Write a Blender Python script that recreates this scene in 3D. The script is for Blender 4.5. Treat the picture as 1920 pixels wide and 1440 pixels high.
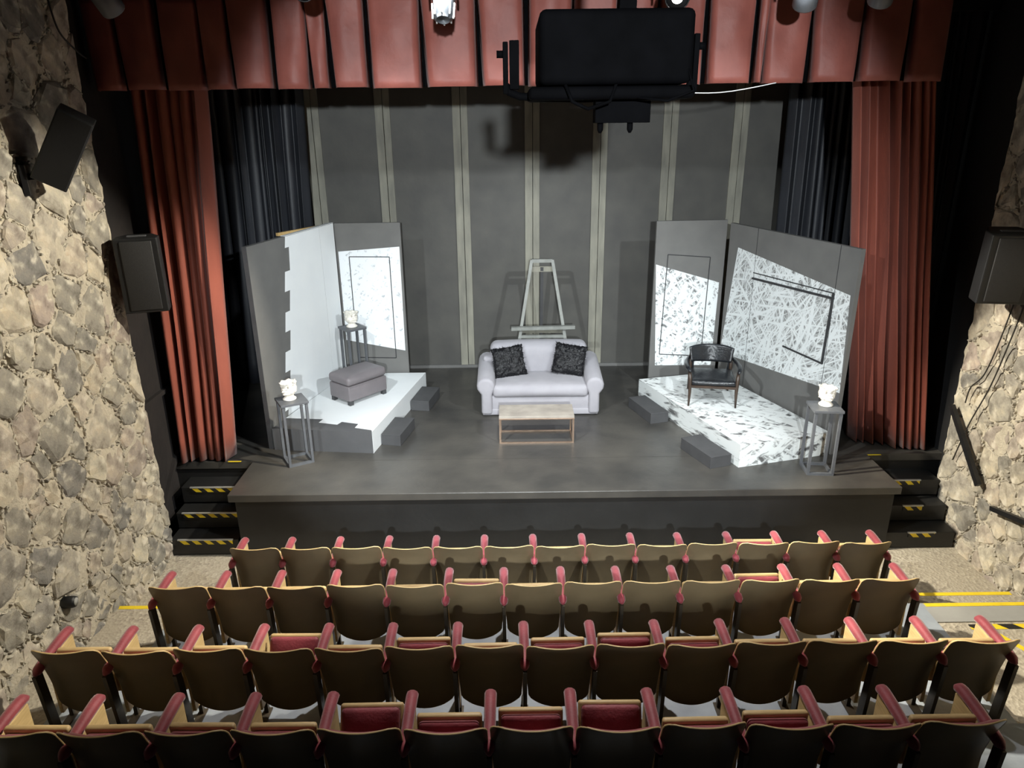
import bpy, bmesh, math, random
from mathutils import Vector, Matrix, noise as mnoise
R = math.radians
random.seed(7)
for o in list(bpy.data.objects): bpy.data.objects.remove(o)
scene = bpy.context.scene
col = scene.collection

# ------------------------------------------------------------------ camera
cam_d = bpy.data.cameras.new('camera'); cam = bpy.data.objects.new('camera', cam_d); col.objects.link(cam)
cam_d.sensor_width = 36; cam_d.lens = 1350 / 1920 * 36; cam_d.clip_end = 100
th, rho = R(20), R(0.7)
Rv = Vector((1, 0, 0)); Uv = Vector((0, math.sin(th), math.cos(th))); Fv = Vector((0, math.cos(th), -math.sin(th)))
Rp = Rv * math.cos(rho) - Uv * math.sin(rho); Up = Rv * math.sin(rho) + Uv * math.cos(rho)
mw = Matrix((Rp, Up, -Fv)).transposed().to_4x4(); mw.translation = (0, 0, 4.7)
cam.matrix_world = mw
scene.camera = cam

# ------------------------------------------------------------------ world, exposure
w = bpy.data.worlds.new('world'); scene.world = w; w.use_nodes = True
w.node_tree.nodes['Background'].inputs[0].default_value = (.55, .65, .9, 1)
w.node_tree.nodes['Background'].inputs[1].default_value = .006
vs = scene.view_settings
vs.view_transform = 'Standard'; vs.look = 'None'; vs.gamma = 1; vs.use_curve_mapping = False; vs.exposure = 0.0

# ------------------------------------------------------------------ stage and house lamps
def spot(name, loc, target, watts, deg, colr, blend=.5, size=.08):
    d = bpy.data.lights.new(name, 'SPOT'); o = bpy.data.objects.new(name, d); col.objects.link(o)
    o.location = loc; o.rotation_euler = (Vector(target) - Vector(loc)).to_track_quat('-Z', 'Y').to_euler()
    d.energy = watts; d.spot_size = R(deg); d.spot_blend = blend; d.color = colr; d.shadow_soft_size = size
    return o
COOL = (.90, .97, 1.0); WARM = (1.0, .92, .76)
# lamps on the balcony behind the camera, low and flat onto the stage
spot('balcony_light', (0.3, -4.0, 5.35), (0.5, 9.5, 2.7), 5400, 38, COOL, .3, .10)
# front-of-house spots on a pipe over the seats, crossing onto the stage
spot('front_of_house_light', (-2.8, 3.4, 6.15), (1.2, 9.4, 1.0), 1600, 58, COOL, .6)
spot('front_of_house_light', (3.9, 3.4, 6.15), (-0.5, 9.4, 1.0), 1600, 58, COOL, .6)
# spots on the pipe before the valance, down on the two set corners and the sofa
spot('pipe_light', (-0.5, 6.35, 5.9), (-2.1, 9.4, 1.3), 260, 50, COOL, .35)
spot('pipe_light', (2.3, 6.2, 5.9), (3.0, 9.2, 1.3), 170, 50, COOL, .35)
spot('pipe_light', (0.4, 6.3, 5.9), (0.4, 9.2, .85), 320, 60, COOL, .7)
# house lamps on the same pipe turned towards the seats and the stone walls
spot('house_light', (1.39, 6.45, 5.63), (-4.0, 5.9, 1.7), 3600, 56, WARM, .4, .10)
spot('house_light', (-1.68, 6.45, 5.66), (5.15, 5.4, 1.2), 5400, 40, WARM, .3, .10)
spot('house_light', (0.2, 6.45, 5.7), (0.3, 6.0, .8), 1000, 96, (1, .95, .9), .9, .05)

# ------------------------------------------------------------------ materials
def mat(name, c1, c2=None, scale=6, rough=.6, bump=0., bscale=40, detail=5, metal=0., stretch=(1, 1, 1), coat=0., sheen=0., spec=.5, rnd=0.):
    m = bpy.data.materials.get(name)
    if m: return m
    m = bpy.data.materials.new(name); m.use_nodes = True
    nt = m.node_tree; N = nt.nodes; L = nt.links; b = N['Principled BSDF']
    b.inputs['Roughness'].default_value = rough; b.inputs['Metallic'].default_value = metal
    b.inputs['Specular IOR Level'].default_value = spec; b.inputs['Coat Weight'].default_value = coat
    b.inputs['Sheen Weight'].default_value = sheen
    tc = N.new('ShaderNodeTexCoord'); mp = N.new('ShaderNodeMapping'); mp.inputs['Scale'].default_value = stretch
    L.new(tc.outputs['Object'], mp.inputs['Vector'])
    if c2 is None: c2 = tuple(x * .8 for x in c1)
    nz = N.new('ShaderNodeTexNoise'); nz.inputs['Scale'].default_value = scale; nz.inputs['Detail'].default_value = detail
    L.new(mp.outputs['Vector'], nz.inputs['Vector'])
    rp = N.new('ShaderNodeValToRGB'); rp.color_ramp.elements[0].position = .3; rp.color_ramp.elements[1].position = .7
    rp.color_ramp.elements[0].color = (*c1, 1); rp.color_ramp.elements[1].color = (*c2, 1)
    L.new(nz.outputs['Fac'], rp.inputs['Fac'])
    out = rp.outputs['Color']
    if rnd:
        oi = N.new('ShaderNodeObjectInfo'); hs = N.new('ShaderNodeHueSaturation'); mr = N.new('ShaderNodeMapRange')
        mr.inputs['To Min'].default_value = 1 - rnd; mr.inputs['To Max'].default_value = 1 + rnd
        L.new(oi.outputs['Random'], mr.inputs['Value']); L.new(mr.outputs['Result'], hs.inputs['Value'])
        L.new(out, hs.inputs['Color']); out = hs.outputs['Color']
    L.new(out, b.inputs['Base Color'])
    if bump:
        n2 = N.new('ShaderNodeTexNoise'); n2.inputs['Scale'].default_value = bscale; n2.inputs['Detail'].default_value = 6
        L.new(mp.outputs['Vector'], n2.inputs['Vector'])
        bp = N.new('ShaderNodeBump'); bp.inputs['Strength'].default_value = bump; bp.inputs['Distance'].default_value = .02
        L.new(n2.outputs['Fac'], bp.inputs['Height']); L.new(bp.outputs['Normal'], b.inputs['Normal'])
    return m

def ramp_node(N, stops):
    r = N.new('ShaderNodeValToRGB'); e = r.color_ramp.elements
    e[0].position, e[0].color = stops[0][0], (*stops[0][1], 1)
    e[1].position, e[1].color = stops[-1][0], (*stops[-1][1], 1)
    for p, c in stops[1:-1]:
        k = e.new(p); k.color = (*c, 1)
    return r

def stone_mat():
    m = bpy.data.materials.new('rubble_stone'); m.use_nodes = True
    nt = m.node_tree; N = nt.nodes; L = nt.links; b = N['Principled BSDF']; b.inputs['Roughness'].default_value = .9
    b.inputs['Specular IOR Level'].default_value = .2
    oi = N.new('ShaderNodeObjectInfo')
    rp = ramp_node(N, [(0, (.38, .35, .29)), (.16, (.24, .23, .205)), (.3, (.47, .42, .33)), (.45, (.33, .285, .25)), (.6, (.42, .385, .32)), (.72, (.20, .195, .185)), (.85, (.50, .46, .37)), (1, (.36, .30, .265))])
    L.new(oi.outputs['Random'], rp.inputs['Fac'])
    tc = N.new('ShaderNodeTexCoord')
    nz = N.new('ShaderNodeTexNoise'); nz.inputs['Scale'].default_value = 5; nz.inputs['Detail'].default_value = 8; nz.inputs['Roughness'].default_value = .65
    L.new(tc.outputs['Object'], nz.inputs['Vector'])
    r2 = ramp_node(N, [(.3, (.45, .43, .42)), (.5, (1, 1, 1)), (.72, (1.5, 1.42, 1.25))])
    L.new(nz.outputs['Fac'], r2.inputs['Fac'])
    mx = N.new('ShaderNodeMix'); mx.data_type = 'RGBA'; mx.blend_type = 'MULTIPLY'; mx.inputs['Factor'].default_value = 1
    L.new(rp.outputs['Color'], mx.inputs['A']); L.new(r2.outputs['Color'], mx.inputs['B'])
    # pale lime smears
    n3 = N.new('ShaderNodeTexNoise'); n3.inputs['Scale'].default_value = 9; n3.inputs['Detail'].default_value = 6
    L.new(tc.outputs['Object'], n3.inputs['Vector'])
    r3 = ramp_node(N, [(.56, (0, 0, 0)), (.70, (.8, .8, .8))]); L.new(n3.outputs['Fac'], r3.inputs['Fac'])
    m2 = N.new('ShaderNodeMix'); m2.data_type = 'RGBA'
    L.new(r3.outputs['Color'], m2.inputs['Factor']); L.new(mx.outputs['Result'], m2.inputs['A']); m2.inputs['B'].default_value = (.64, .60, .51, 1)
    L.new(m2.outputs['Result'], b.inputs['Base Color'])
    n4 = N.new('ShaderNodeTexNoise'); n4.inputs['Scale'].default_value = 14; n4.inputs['Detail'].default_value = 9; n4.inputs['Roughness'].default_value = .7
    L.new(tc.outputs['Object'], n4.inputs['Vector'])
    bp = N.new('ShaderNodeBump'); bp.inputs['Strength'].default_value = .7; bp.inputs['Distance'].default_value = .025
    L.new(n4.outputs['Fac'], bp.inputs['Height']); L.new(bp.outputs['Normal'], b.inputs['Normal'])
    return m

def aggregate_mat(name, base, peb1, peb2, scale=42, fac=.6):
    m = bpy.data.materials.new(name); m.use_nodes = True
    nt = m.node_tree; N = nt.nodes; L = nt.links; b = N['Principled BSDF']; b.inputs['Roughness'].default_value = .85
    tc = N.new('ShaderNodeTexCoord')
    v = N.new('ShaderNodeTexVoronoi'); v.inputs['Scale'].default_value = scale; L.new(tc.outputs['Object'], v.inputs['Vector'])
    bw = N.new('ShaderNodeRGBToBW'); L.new(v.outputs['Color'], bw.inputs['Color'])
    rp = ramp_node(N, [(.1, peb1), (.5, base), (.9, peb2)]); L.new(bw.outputs['Val'], rp.inputs['Fac'])
    nz = N.new('ShaderNodeTexNoise'); nz.inputs['Scale'].default_value = 2.2; nz.inputs['Detail'].default_value = 7; L.new(tc.outputs['Object'], nz.inputs['Vector'])
    r2 = ramp_node(N, [(.35, (0, 0, 0)), (.65, (fac, fac, fac))]); L.new(nz.outputs['Fac'], r2.inputs['Fac'])
    mx = N.new('ShaderNodeMix'); mx.data_type = 'RGBA'; L.new(r2.outputs['Color'], mx.inputs['Factor'])
    mx.inputs['A'].default_value = (*base, 1); L.new(rp.outputs['Color'], mx.inputs['B'])
    mx.inputs['A'].default_value = (*[c * .95 for c in base], 1)
    L.new(mx.outputs['Result'], b.inputs['Base Color'])
    bp = N.new('ShaderNodeBump'); bp.inputs['Strength'].default_value = .6; bp.inputs['Distance'].default_value = .012
    L.new(v.outputs['Distance'], bp.inputs['Height']); L.new(bp.outputs['Normal'], b.inputs['Normal'])
    return m

def stroke_mat(name, ground, paint, dirs, thresh, flecks=None, plane='XZ', lo=2.2, hi=26, warp=.25):
    """dry-brush strokes: stretched noise at several angles laid over a ground colour"""
    m = bpy.data.materials.new(name); m.use_nodes = True
    nt = m.node_tree; N = nt.nodes; L = nt.links; b = N['Principled BSDF']; b.inputs['Roughness'].default_value = .75
    tc = N.new('ShaderNodeTexCoord')
    prev = None
    for k, (ang, sx, sy) in enumerate(dirs):
        m0 = N.new('ShaderNodeMapping'); m1 = N.new('ShaderNodeMapping')
        m0.inputs['Rotation'].default_value = (0, R(ang), 0) if plane == 'XZ' else (0, 0, R(ang))
        m0.inputs['Location'].default_value = (k * 3.7, k * 1.3, k * 2.1)
        m1.inputs['Scale'].default_value = (sx, 1, sy) if plane == 'XZ' else (sx, sy, 1)
        L.new(tc.outputs['Object'], m0.inputs['Vector']); L.new(m0.outputs['Vector'], m1.inputs['Vector'])
        nz = N.new('ShaderNodeTexNoise'); nz.inputs['Scale'].default_value = 1; nz.inputs['Detail'].default_value = 3; nz.inputs['Distortion'].default_value = warp
        L.new(m1.outputs['Vector'], nz.inputs['Vector'])
        rp = ramp_node(N, [(thresh - .035, (0, 0, 0)), (thresh + .07, (1, 1, 1))]); L.new(nz.outputs['Fac'], rp.inputs['Fac'])
        if prev is None: prev = rp.outputs['Color']
        else:
            mm = N.new('ShaderNodeMix'); mm.data_type = 'RGBA'; mm.blend_type = 'LIGHTEN'; mm.inputs['Factor'].default_value = 1
            L.new(prev, mm.inputs['A']); L.new(rp.outputs['Color'], mm.inputs['B']); prev = mm.outputs['Result']
    mx = N.new('ShaderNodeMix'); mx.data_type = 'RGBA'; L.new(prev, mx.inputs['Factor'])
    mx.inputs['A'].default_value = (*ground, 1); mx.inputs['B'].default_value = (*paint, 1)
    L.new(mx.outputs['Result'], b.inputs['Base Color'])
    return m

def tape_mat(name, period=.13, slant=1.0):
    m = bpy.data.materials.new(name); m.use_nodes = True
    nt = m.node_tree; N = nt.nodes; L = nt.links; b = N['Principled BSDF']; b.inputs['Roughness'].default_value = .45
    tc = N.new('ShaderNodeTexCoord'); sp = N.new('ShaderNodeSeparateXYZ'); L.new(tc.outputs['Object'], sp.inputs[0])
    a = N.new('ShaderNodeMath'); a.operation = 'MULTIPLY_ADD'; L.new(sp.outputs['Y'], a.inputs[0]); a.inputs[1].default_value = slant; L.new(sp.outputs['X'], a.inputs[2])
    d = N.new('ShaderNodeMath'); d.operation = 'DIVIDE'; L.new(a.outputs[0], d.inputs[0]); d.inputs[1].default_value = period
    f = N.new('ShaderNodeMath'); f.operation = 'FRACT'; L.new(d.outputs[0], f.inputs[0])
    g = N.new('ShaderNodeMath'); g.operation = 'GREATER_THAN'; L.new(f.outputs[0], g.inputs[0]); g.inputs[1].default_value = .5
    mx = N.new('ShaderNodeMix'); mx.data_type = 'RGBA'; L.new(g.outputs[0], mx.inputs['Factor'])
    mx.inputs['A'].default_value = (.80, .58, .02, 1); mx.inputs['B'].default_value = (.012, .012, .012, 1)
    L.new(mx.outputs['Result'], b.inputs['Base Color'])
    return m

def emit_mat(name, c, s):
    m = bpy.data.materials.new(name); m.use_nodes = True; b = m.node_tree.nodes['Principled BSDF']
    b.inputs['Base Color'].default_value = (*c, 1); b.inputs['Emission Color'].default_value = (*c, 1); b.inputs['Emission Strength'].default_value = s
    return m

STONE = stone_mat()
MORTAR = mat('lime_mortar', (.56, .505, .40), (.36, .325, .26), 5, .95, .9, 30, 9)
CHIP = mat('stone_chips', (.54, .50, .41), (.24, .22, .19), 7, .9, .6, 40)
AGG = aggregate_mat('exposed_aggregate', (.40, .355, .275), (.16, .14, .12), (.58, .53, .43), 36)
CONC = mat('grey_concrete', (.34, .34, .32), (.27, .27, .255), 3, .8, .15, 60)
PALEF = mat('pale_floor_paint', (.33, .37, .41), (.24, .27, .31), 4, .6, .1, 30)
STAGE = mat('black_stage_floor', (.076, .071, .062), (.036, .035, .033), 1.7, .36, .12, 14, 8)
STAGEF = mat('black_stage_front', (.015, .015, .015), (.009, .009, .009), 3, .5, .1, 20)
BLACKW = mat('black_wall_paint', (.012, .012, .013), (.008, .008, .009), 3, .8)
DARKW = mat('dark_brown_plaster', (.018, .014, .013), (.010, .008, .008), 4, .85, .3, 12)
PANEL = mat('charcoal_back_panel', (.072, .069, .060), (.050, .048, .044), 2.5, .6, .08, 14, 7)
BATTEN = mat('worn_grey_batten', (.26, .25, .20), (.15, .145, .12), 7, .65, .1, 30, 6, stretch=(1, 1, .25))
GREYP = mat('grey_set_paint', (.135, .132, .125), (.110, .108, .104), 3, .75, .05, 30)
PLATG = mat('dark_grey_platform_paint', (.085, .085, .088), (.07, .07, .073), 4, .7, .05, 30)
PROJ = mat('matt_black_housing', (.0012, .0012, .0015), (.002, .002, .0025), 9, .8, spec=.03)
STEPG = mat('charcoal_step_paint', (.060, .060, .062), (.046, .046, .048), 5, .7, .05, 30)
WHITEP = mat('white_set_paint', (.74, .76, .76), (.70, .72, .73), 3, .7, .03, 30)
BARE = mat('bare_timber', (.62, .42, .18), (.50, .33, .13), 12, .7, stretch=(1, 1, 1))
LINE = mat('dark_joint', (.03, .03, .032), None, 5, .8)
RED = mat('red_velvet_curtain', (.30, .076, .046), (.23, .056, .035), 5, .62, .12, 70, sheen=.15, stretch=(1, 1, .3))
REDV = mat('red_valance_satin', (.26, .078, .060), (.19, .055, .043), 3, .52, .35, 7, 4, sheen=.1, spec=.3)
BLACKC = mat('black_curtain', (.020, .022, .028), (.013, .014, .018), 5, .55, .1, 50, stretch=(1, 1, .3))
BPLAST = mat('black_plastic', (.011, .012, .014), (.008, .009, .010), 8, .5, .1, 120)
BGRILLE = mat('speaker_grille', (.020, .021, .023), (.015, .016, .018), 60, .6, .3, 300)
BMETAL = mat('black_metal', (.012, .012, .013), (.018, .018, .02), 12, .45, metal=.3)
GREYM = mat('grey_painted_metal', (.10, .105, .115), (.075, .08, .088), 10, .45, .05, 60)
SILVER = mat('silver_nosing', (.62, .62, .58), None, 9, .4, metal=.5)
YELLOW = mat('yellow_floor_tape', (.82, .62, .02), (.72, .52, .02), 9, .55)
HAZ = tape_mat('hazard_tape'); HAZF = tape_mat('hazard_floor_tape', .30)
SHELL = mat('brown_laminate', (.175, .133, .076), (.130, .097, .054), 3.2, .36, .03, 20, 6, coat=.05, rnd=.10)
PLY = mat('cream_plywood_edge', (.66, .49, .24), (.52, .37, .17), 9, .5, .05, 40, stretch=(1, 1, 6))
REDU = mat('maroon_velvet_upholstery', (.31, .042, .058), (.21, .025, .037), 7, .6, .15, 60, sheen=.35)
LEG = mat('dark_bronze_leg', (.085, .068, .046), (.055, .044, .031), 10, .45, metal=.4)
SOFA = mat('pale_grey_sofa_cotton', (.345, .335, .36), (.30, .29, .315), 4, .85, .25, 9, sheen=.1)
FUR = mat('black_fur', (.003, .003, .004), (.009, .009, .011), 30, .38, .6, 60, spec=.4)
TABTOP = mat('weathered_beige_top', (.37, .335, .29), (.26, .235, .205), 7, .5, .05, 30)
BRONZE = mat('copper_tube', (.34, .245, .18), None, 6, .4, metal=.8)
EASEL = mat('silver_grey_easel', (.25, .255, .235), (.18, .185, .17), 9, .55)
OTTO = mat('taupe_leather', (.17, .152, .158), (.145, .13, .137), 5, .5, .15, 120)
OTTOF = mat('dark_ottoman_foot', (.05, .05, .052), None, 5, .6)
PLASTER = mat('white_plaster', (.80, .77, .70), (.70, .66, .58), 18, .7, .3, 40)
LEATHER = mat('black_leather', (.016, .018, .021), (.010, .011, .013), 10, .28, .25, 30)
WALNUT = mat('dark_walnut', (.055, .034, .022), (.03, .019, .013), 12, .4, stretch=(1, 1, .2))
SCRIB = stroke_mat('white_scribble_paint', (.17, .17, .165), (.68, .71, .71), [(28, 1.6, 26), (-38, 1.8, 30), (62, 1.5, 26), (-66, 1.7, 30), (8, 1.5, 24), (85, 2, 28), (48, 2, 34)], .548)
DENSE = stroke_mat('dense_white_paint', (.14, .14, .14), (.68, .71, .71), [(35, 6, 22), (-30, 7, 26), (70, 5, 18), (-62, 6, 22)], .505)
PLATF = stroke_mat('flecked_platform_paint', (.10, .10, .10), (.70, .72, .71), [(40, 5, 13), (48, 4, 15), (-35, 6, 16), (15, 5, 14)], .492, plane='XY')
PLATS = stroke_mat('flecked_platform_side_paint', (.10, .10, .10), (.68, .71, .70), [(40, 5, 15), (-35, 6, 16), (15, 5, 14)], .495)
SCUFF = stroke_mat('scuffed_white_paint', (.42, .44, .46), (.74, .77, .79), [(35, 8, 22), (-30, 9, 26), (70, 7, 24)], .445)
WIRE = mat('white_wire', (.7, .7, .7), None, 5, .5)
BWIRE = mat('black_cable', (.02, .018, .016), None, 5, .6)
GLOW = emit_mat('lamp_glow', (1, .97, .9), 25)

# ------------------------------------------------------------------ mesh helpers
def link(name, me, m, parent=None, smooth=False, loc=None, rot=None):
    o = bpy.data.objects.new(name, me); col.objects.link(o)
    if m is not None and not me.materials: me.materials.append(m)
    if smooth:
        for p in me.polygons: p.use_smooth = True
    if parent: o.parent = parent
    if loc is not None: o.location = loc
    if rot is not None: o.rotation_euler = rot
    return o
def mesh(name, v, f, m, parent=None, smooth=False, **k):
    me = bpy.data.meshes.new(name); me.from_pydata([tuple(x) for x in v], [], f); me.update()
    return link(name, me, m, parent, smooth, **k)
def empty(name, loc=(0, 0, 0), rz=0):
    o = bpy.data.objects.new(name, None); col.objects.link(o); o.location = loc; o.rotation_euler = (0, 0, rz); o.empty_display_size = .1
    return o
def tag(o, label, cat, group=None, kind=None):
    if label: o['label'] = label
    if cat: o['category'] = cat
    if group: o['group'] = group
    if kind: o['kind'] = kind
    return o
def struct(o, label=None):
    o['kind'] = 'structure'
    if label: o['label'] = label
    return o
def bev(o, wd, seg=2):
    b = o.modifiers.new('bevel', 'BEVEL'); b.width = wd; b.segments = seg; b.limit_method = 'ANGLE'; b.angle_limit = R(40)
    return o
def sub(o, n=1):
    s = o.modifiers.new('subdivision', 'SUBSURF'); s.levels = n; s.render_levels = n
    for p in o.data.polygons: p.use_smooth = True
    return o
BOXF = [(0, 3, 2, 1), (4, 5, 6, 7), (0, 1, 5, 4), (1, 2, 6, 5), (2, 3, 7, 6), (3, 0, 4, 7)]
def boxv(x0, x1, y0, y1, z0, z1):
    return [(x0, y0, z0), (x1, y0, z0), (x1, y1, z0), (x0, y1, z0), (x0, y0, z1), (x1, y0, z1), (x1, y1, z1), (x0, y1, z1)]
def box(name, x0, x1, y0, y1, z0, z1, m, parent=None, bw=0, **k):
    o = mesh(name, boxv(x0, x1, y0, y1, z0, z1), BOXF, m, parent, **k)
    if bw: bev(o, bw)
    return o
def boxes(name, L, m, parent=None, bw=0, **k):
    v, f = [], []
    for b in L:
        n = len(v); v += boxv(*b); f += [tuple(i + n for i in q) for q in BOXF]
    o = mesh(name, v, f, m, parent, **k)
    if bw: bev(o, bw)
    return o
def prism(name, pts, z0, z1, m, parent=None, bw=0, plane='XY', **k):
    """polygon pts extruded; plane XY along z, or XZ along y"""
    area = sum(pts[i][0] * pts[(i + 1) % len(pts)][1] - pts[(i + 1) % len(pts)][0] * pts[i][1] for i in range(len(pts)))
    if area < 0: pts = pts[::-1]
    n = len(pts)
    if plane == 'XY': v = [(x, y, z0) for x, y in pts] + [(x, y, z1) for x, y in pts]
    elif plane == 'XZ': v = [(x, z1, y) for x, y in pts] + [(x, z0, y) for x, y in pts]
    else: v = [(z0, x, y) for x, y in pts] + [(z1, x, y) for x, y in pts]
    f = [tuple(range(n))[::-1], tuple(range(n, 2 * n))] + [(i, (i + 1) % n, n + (i + 1) % n, n + i) for i in range(n)]
    o = mesh(name, v, f, m, parent, **k)
    if bw: bev(o, bw)
    return o
def bar_vf(p, q, wx, wy=None, q_w=None):
    """square bar from p to q"""
    wy = wy or wx; p = Vector(p); q = Vector(q); d = (q - p).normalized()
    up = Vector((0, 0, 1)) if abs(d.z) < .95 else Vector((0, 1, 0))
    s = d.cross(up).normalized(); t = s.cross(d).normalized()
    v = []
    for c, sc in ((p, 1), (q, q_w or 1)):
        for a, b in ((-1, -1), (1, -1), (1, 1), (-1, 1)): v.append(c + s * a * wx / 2 * sc + t * b * wy / 2 * sc)
    return v, [(0, 1, 2, 3), (7, 6, 5, 4), (0, 4, 5, 1), (1, 5, 6, 2), (2, 6, 7, 3), (3, 7, 4, 0)]
def bar(name, p, q, wx, m, parent=None, wy=None, q_w=None, bw=0, **k):
    v, f = bar_vf(p, q, wx, wy, q_w); o = mesh(name, v, f, m, parent, **k)
    if bw: bev(o, bw)
    return o
def tube_vf(pts, r, n=8, rs=None):
    pts = [Vector(p) for p in pts]; v, f = [], []; prev = None
    for i, p in enumerate(pts):
        d = (pts[min(i + 1, len(pts) - 1)] - pts[max(i - 1, 0)]).normalized()
        up = prev or (Vector((0, 0, 1)) if abs(d.z) < .9 else Vector((1, 0, 0)))
        s = d.cross(up).normalized(); t = s.cross(d).normalized(); prev = t
        rr = rs[i] if rs else r
        for k in range(n):
            a = 2 * math.pi * k / n; v.append(p + (s * math.cos(a) + t * math.sin(a)) * rr)
    for i in range(len(pts) - 1):
        for k in range(n):
            a, b = i * n + k, i * n + (k + 1) % n; f.append((a, b, b + n, a + n))
    f.append(tuple(range(n))[::-1]); f.append(tuple(range((len(pts) - 1) * n, len(pts) * n)))
    return v, f
def tube(name, pts, r, m, parent=None, n=8, rs=None, **k):
    v, f = tube_vf(pts, r, n, rs); return mesh(name, v, f, m, parent, True, **k)
def lathe_vf(prof, n=20, axis='Z'):
    v, f = [], []
    for r, z in prof:
        for k in range(n):
            a = 2 * math.pi * k / n
            p = (r * math.cos(a), r * math.sin(a), z)
            v.append(p if axis == 'Z' else (p[0], p[2], p[1]))
    for i in range(len(prof) - 1):
        for k in range(n):
            a, b = i * n + k, i * n + (k + 1) % n; f.append((a, b, b + n, a + n) if axis == 'Z' else (a, a + n, b + n, b))
    f.append(tuple(range(n))[::-1]); f.append(tuple(range((len(prof) - 1) * n, len(prof) * n)))
    return v, f
def lathe(name, prof, m, parent=None, n=20, axis='Z', **k):
    v, f = lathe_vf(prof, n, axis); return mesh(name, v, f, m, parent, True, **k)
def rbox(name, x0, x1, y0, y1, z0, z1, r, m, parent=None, seg=3, puff=0, **k):
    """rounded, optionally puffed box"""
    bm = bmesh.new(); bmesh.ops.create_cube(bm, size=1)
    for v in bm.verts: v.co = ((x0 + x1) / 2 + v.co.x * (x1 - x0), (y0 + y1) / 2 + v.co.y * (y1 - y0), (z0 + z1) / 2 + v.co.z * (z1 - z0))
    bmesh.ops.bevel(bm, geom=bm.edges[:], offset=r, segments=seg, profile=.5, affect='EDGES')
    if puff:
        bmesh.ops.subdivide_edges(bm, edges=[e for e in bm.edges if e.calc_length() > r * 1.5], cuts=5, use_grid_fill=True)
        cx, cy, cz = (x0 + x1) / 2, (y0 + y1) / 2, (z0 + z1) / 2
        for v in bm.verts:
            a = 1 - min(1, abs(v.co.x - cx) / ((x1 - x0) / 2)) ** 2; b = 1 - min(1, abs(v.co.y - cy) / ((y1 - y0) / 2)) ** 2
            c = 1 - min(1, abs(v.co.z - cz) / ((z1 - z0) / 2)) ** 2
            if abs(v.co.z - z1) < 1e-4: v.co.z += puff * a * b
            if abs(v.co.y - y0) < 1e-4: v.co.y -= puff * a * c * .6
    me = bpy.data.meshes.new(name); bm.to_mesh(me); bm.free()
    return link(name, me, m, parent, True, **k)
def copy_tree(o, parent=None):
    c = o.copy(); col.objects.link(c); c.parent = parent
    for ch in list(o.children): copy_tree(ch, c)
    return c

# ================================================================== THE SETTING
XL, XR, YE, YER = -4.0, 5.15, 7.25, 7.75      # stone walls and where they end at the stage
ZS = .85                                       # stage floor height
# auditorium floor, rising in steps towards the camera
struct(boxes('floor', [(XL - .3, XR + .3, 5.83, 8.0, -.2, 0)], AGG), 'pale exposed aggregate floor before the stage')
box('floor_platform', -3.30, 3.95, 4.93, 5.83, -.2, .26, PALEF)
for n, a in (('floor_row', (-3.60, 3.75, 3.98, 4.93, -.2, .43)), ('floor_row', (-3.70, 3.80, 1.5, 3.98, -.2, .63))):
    box(n, *a, PALEF)
box('floor_aisle', XL - .1, -3.30, 5.0, 6.02, -.2, .20, AGG)
box('floor_aisle', XL - .1, -3.30, 5.0, 5.25, -.2, .30, AGG)
box('floor_aisle', XL - .1, -3.60, 2.5, 5.05, -.2, .43, AGG)
box('floor_aisle', 3.95, XR + .1, 5.83, 6.17, -.2, .13, AGG)
box('floor_aisle', 3.95, XR + .1, 5.55, 5.83, -.2, .26, CONC)
box('floor_aisle', 3.75, XR + .1, 2.5, 5.55, -.2, .25, AGG)
for o in bpy.data.objects:
    if o.name.startswith(('floor_row', 'floor_aisle', 'floor_platform')): struct(o)
struct(box('wall_light_blocker', -6, 7, -1.25, -1.05, 2.9, 3.90, BLACKW), 'unseen black parapet added to block the balcony light')  # unseen parapet, added to keep the balcony lamp off the rear two rows
struct(box('ceiling', -6, 7, -3, 12, 7.4, 7.5, BLACKW))

# ---- stage
st = struct(empty('floor_stage', (0, 0, 0)), 'black painted wooden stage')
box('stage_top', -3.17, 4.31, 7.08, 7.93, ZS - .09, ZS, STAGE, st, .008)
box('stage_deck', -5.3, 6.3, 7.93, 11.6, ZS - .09, ZS, STAGE, st)
box('stage_front', -3.12, 4.27, 7.14, 7.90, 0, ZS - .09, STAGEF, st)
box('stage_riser', -5.3, 6.3, 7.95, 8.05, 0, ZS - .09, STAGEF, st)
# ---- back wall of charcoal panels with pairs of worn battens over the joints
bwall = struct(empty('wall_back', (0, 11.4, ZS)), 'charcoal panelled back wall of the stage')
bx = [-4.0, -2.93, -1.87, -.72, .355, 1.38, 2.43, 3.48, 4.55]
edges = [-5.2] + bx + [6.2]
for i in range(len(edges) - 1):
    box('panel', edges[i] + .006, edges[i + 1] - .006, .05, .09, 0, 6.4, PANEL, bwall)
for k, x in enumerate(bx):
    for s, wd in ((-1, .115), (1, .10)):
        xa = x + (.004 if s > 0 else -.004)
        box('batten', min(xa, xa + s * wd), max(xa, xa + s * wd), .018 + .008 * (s > 0), .05, .0, 6.4, BATTEN, bwall, .003)
box('bottom_rail', -5.2, 6.2, 0, .05, 0, .05, GREYP, bwall)
box('backing', -5.3, 6.3, .095, .2, -.1, 6.5, BLACKW, bwall)
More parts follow.
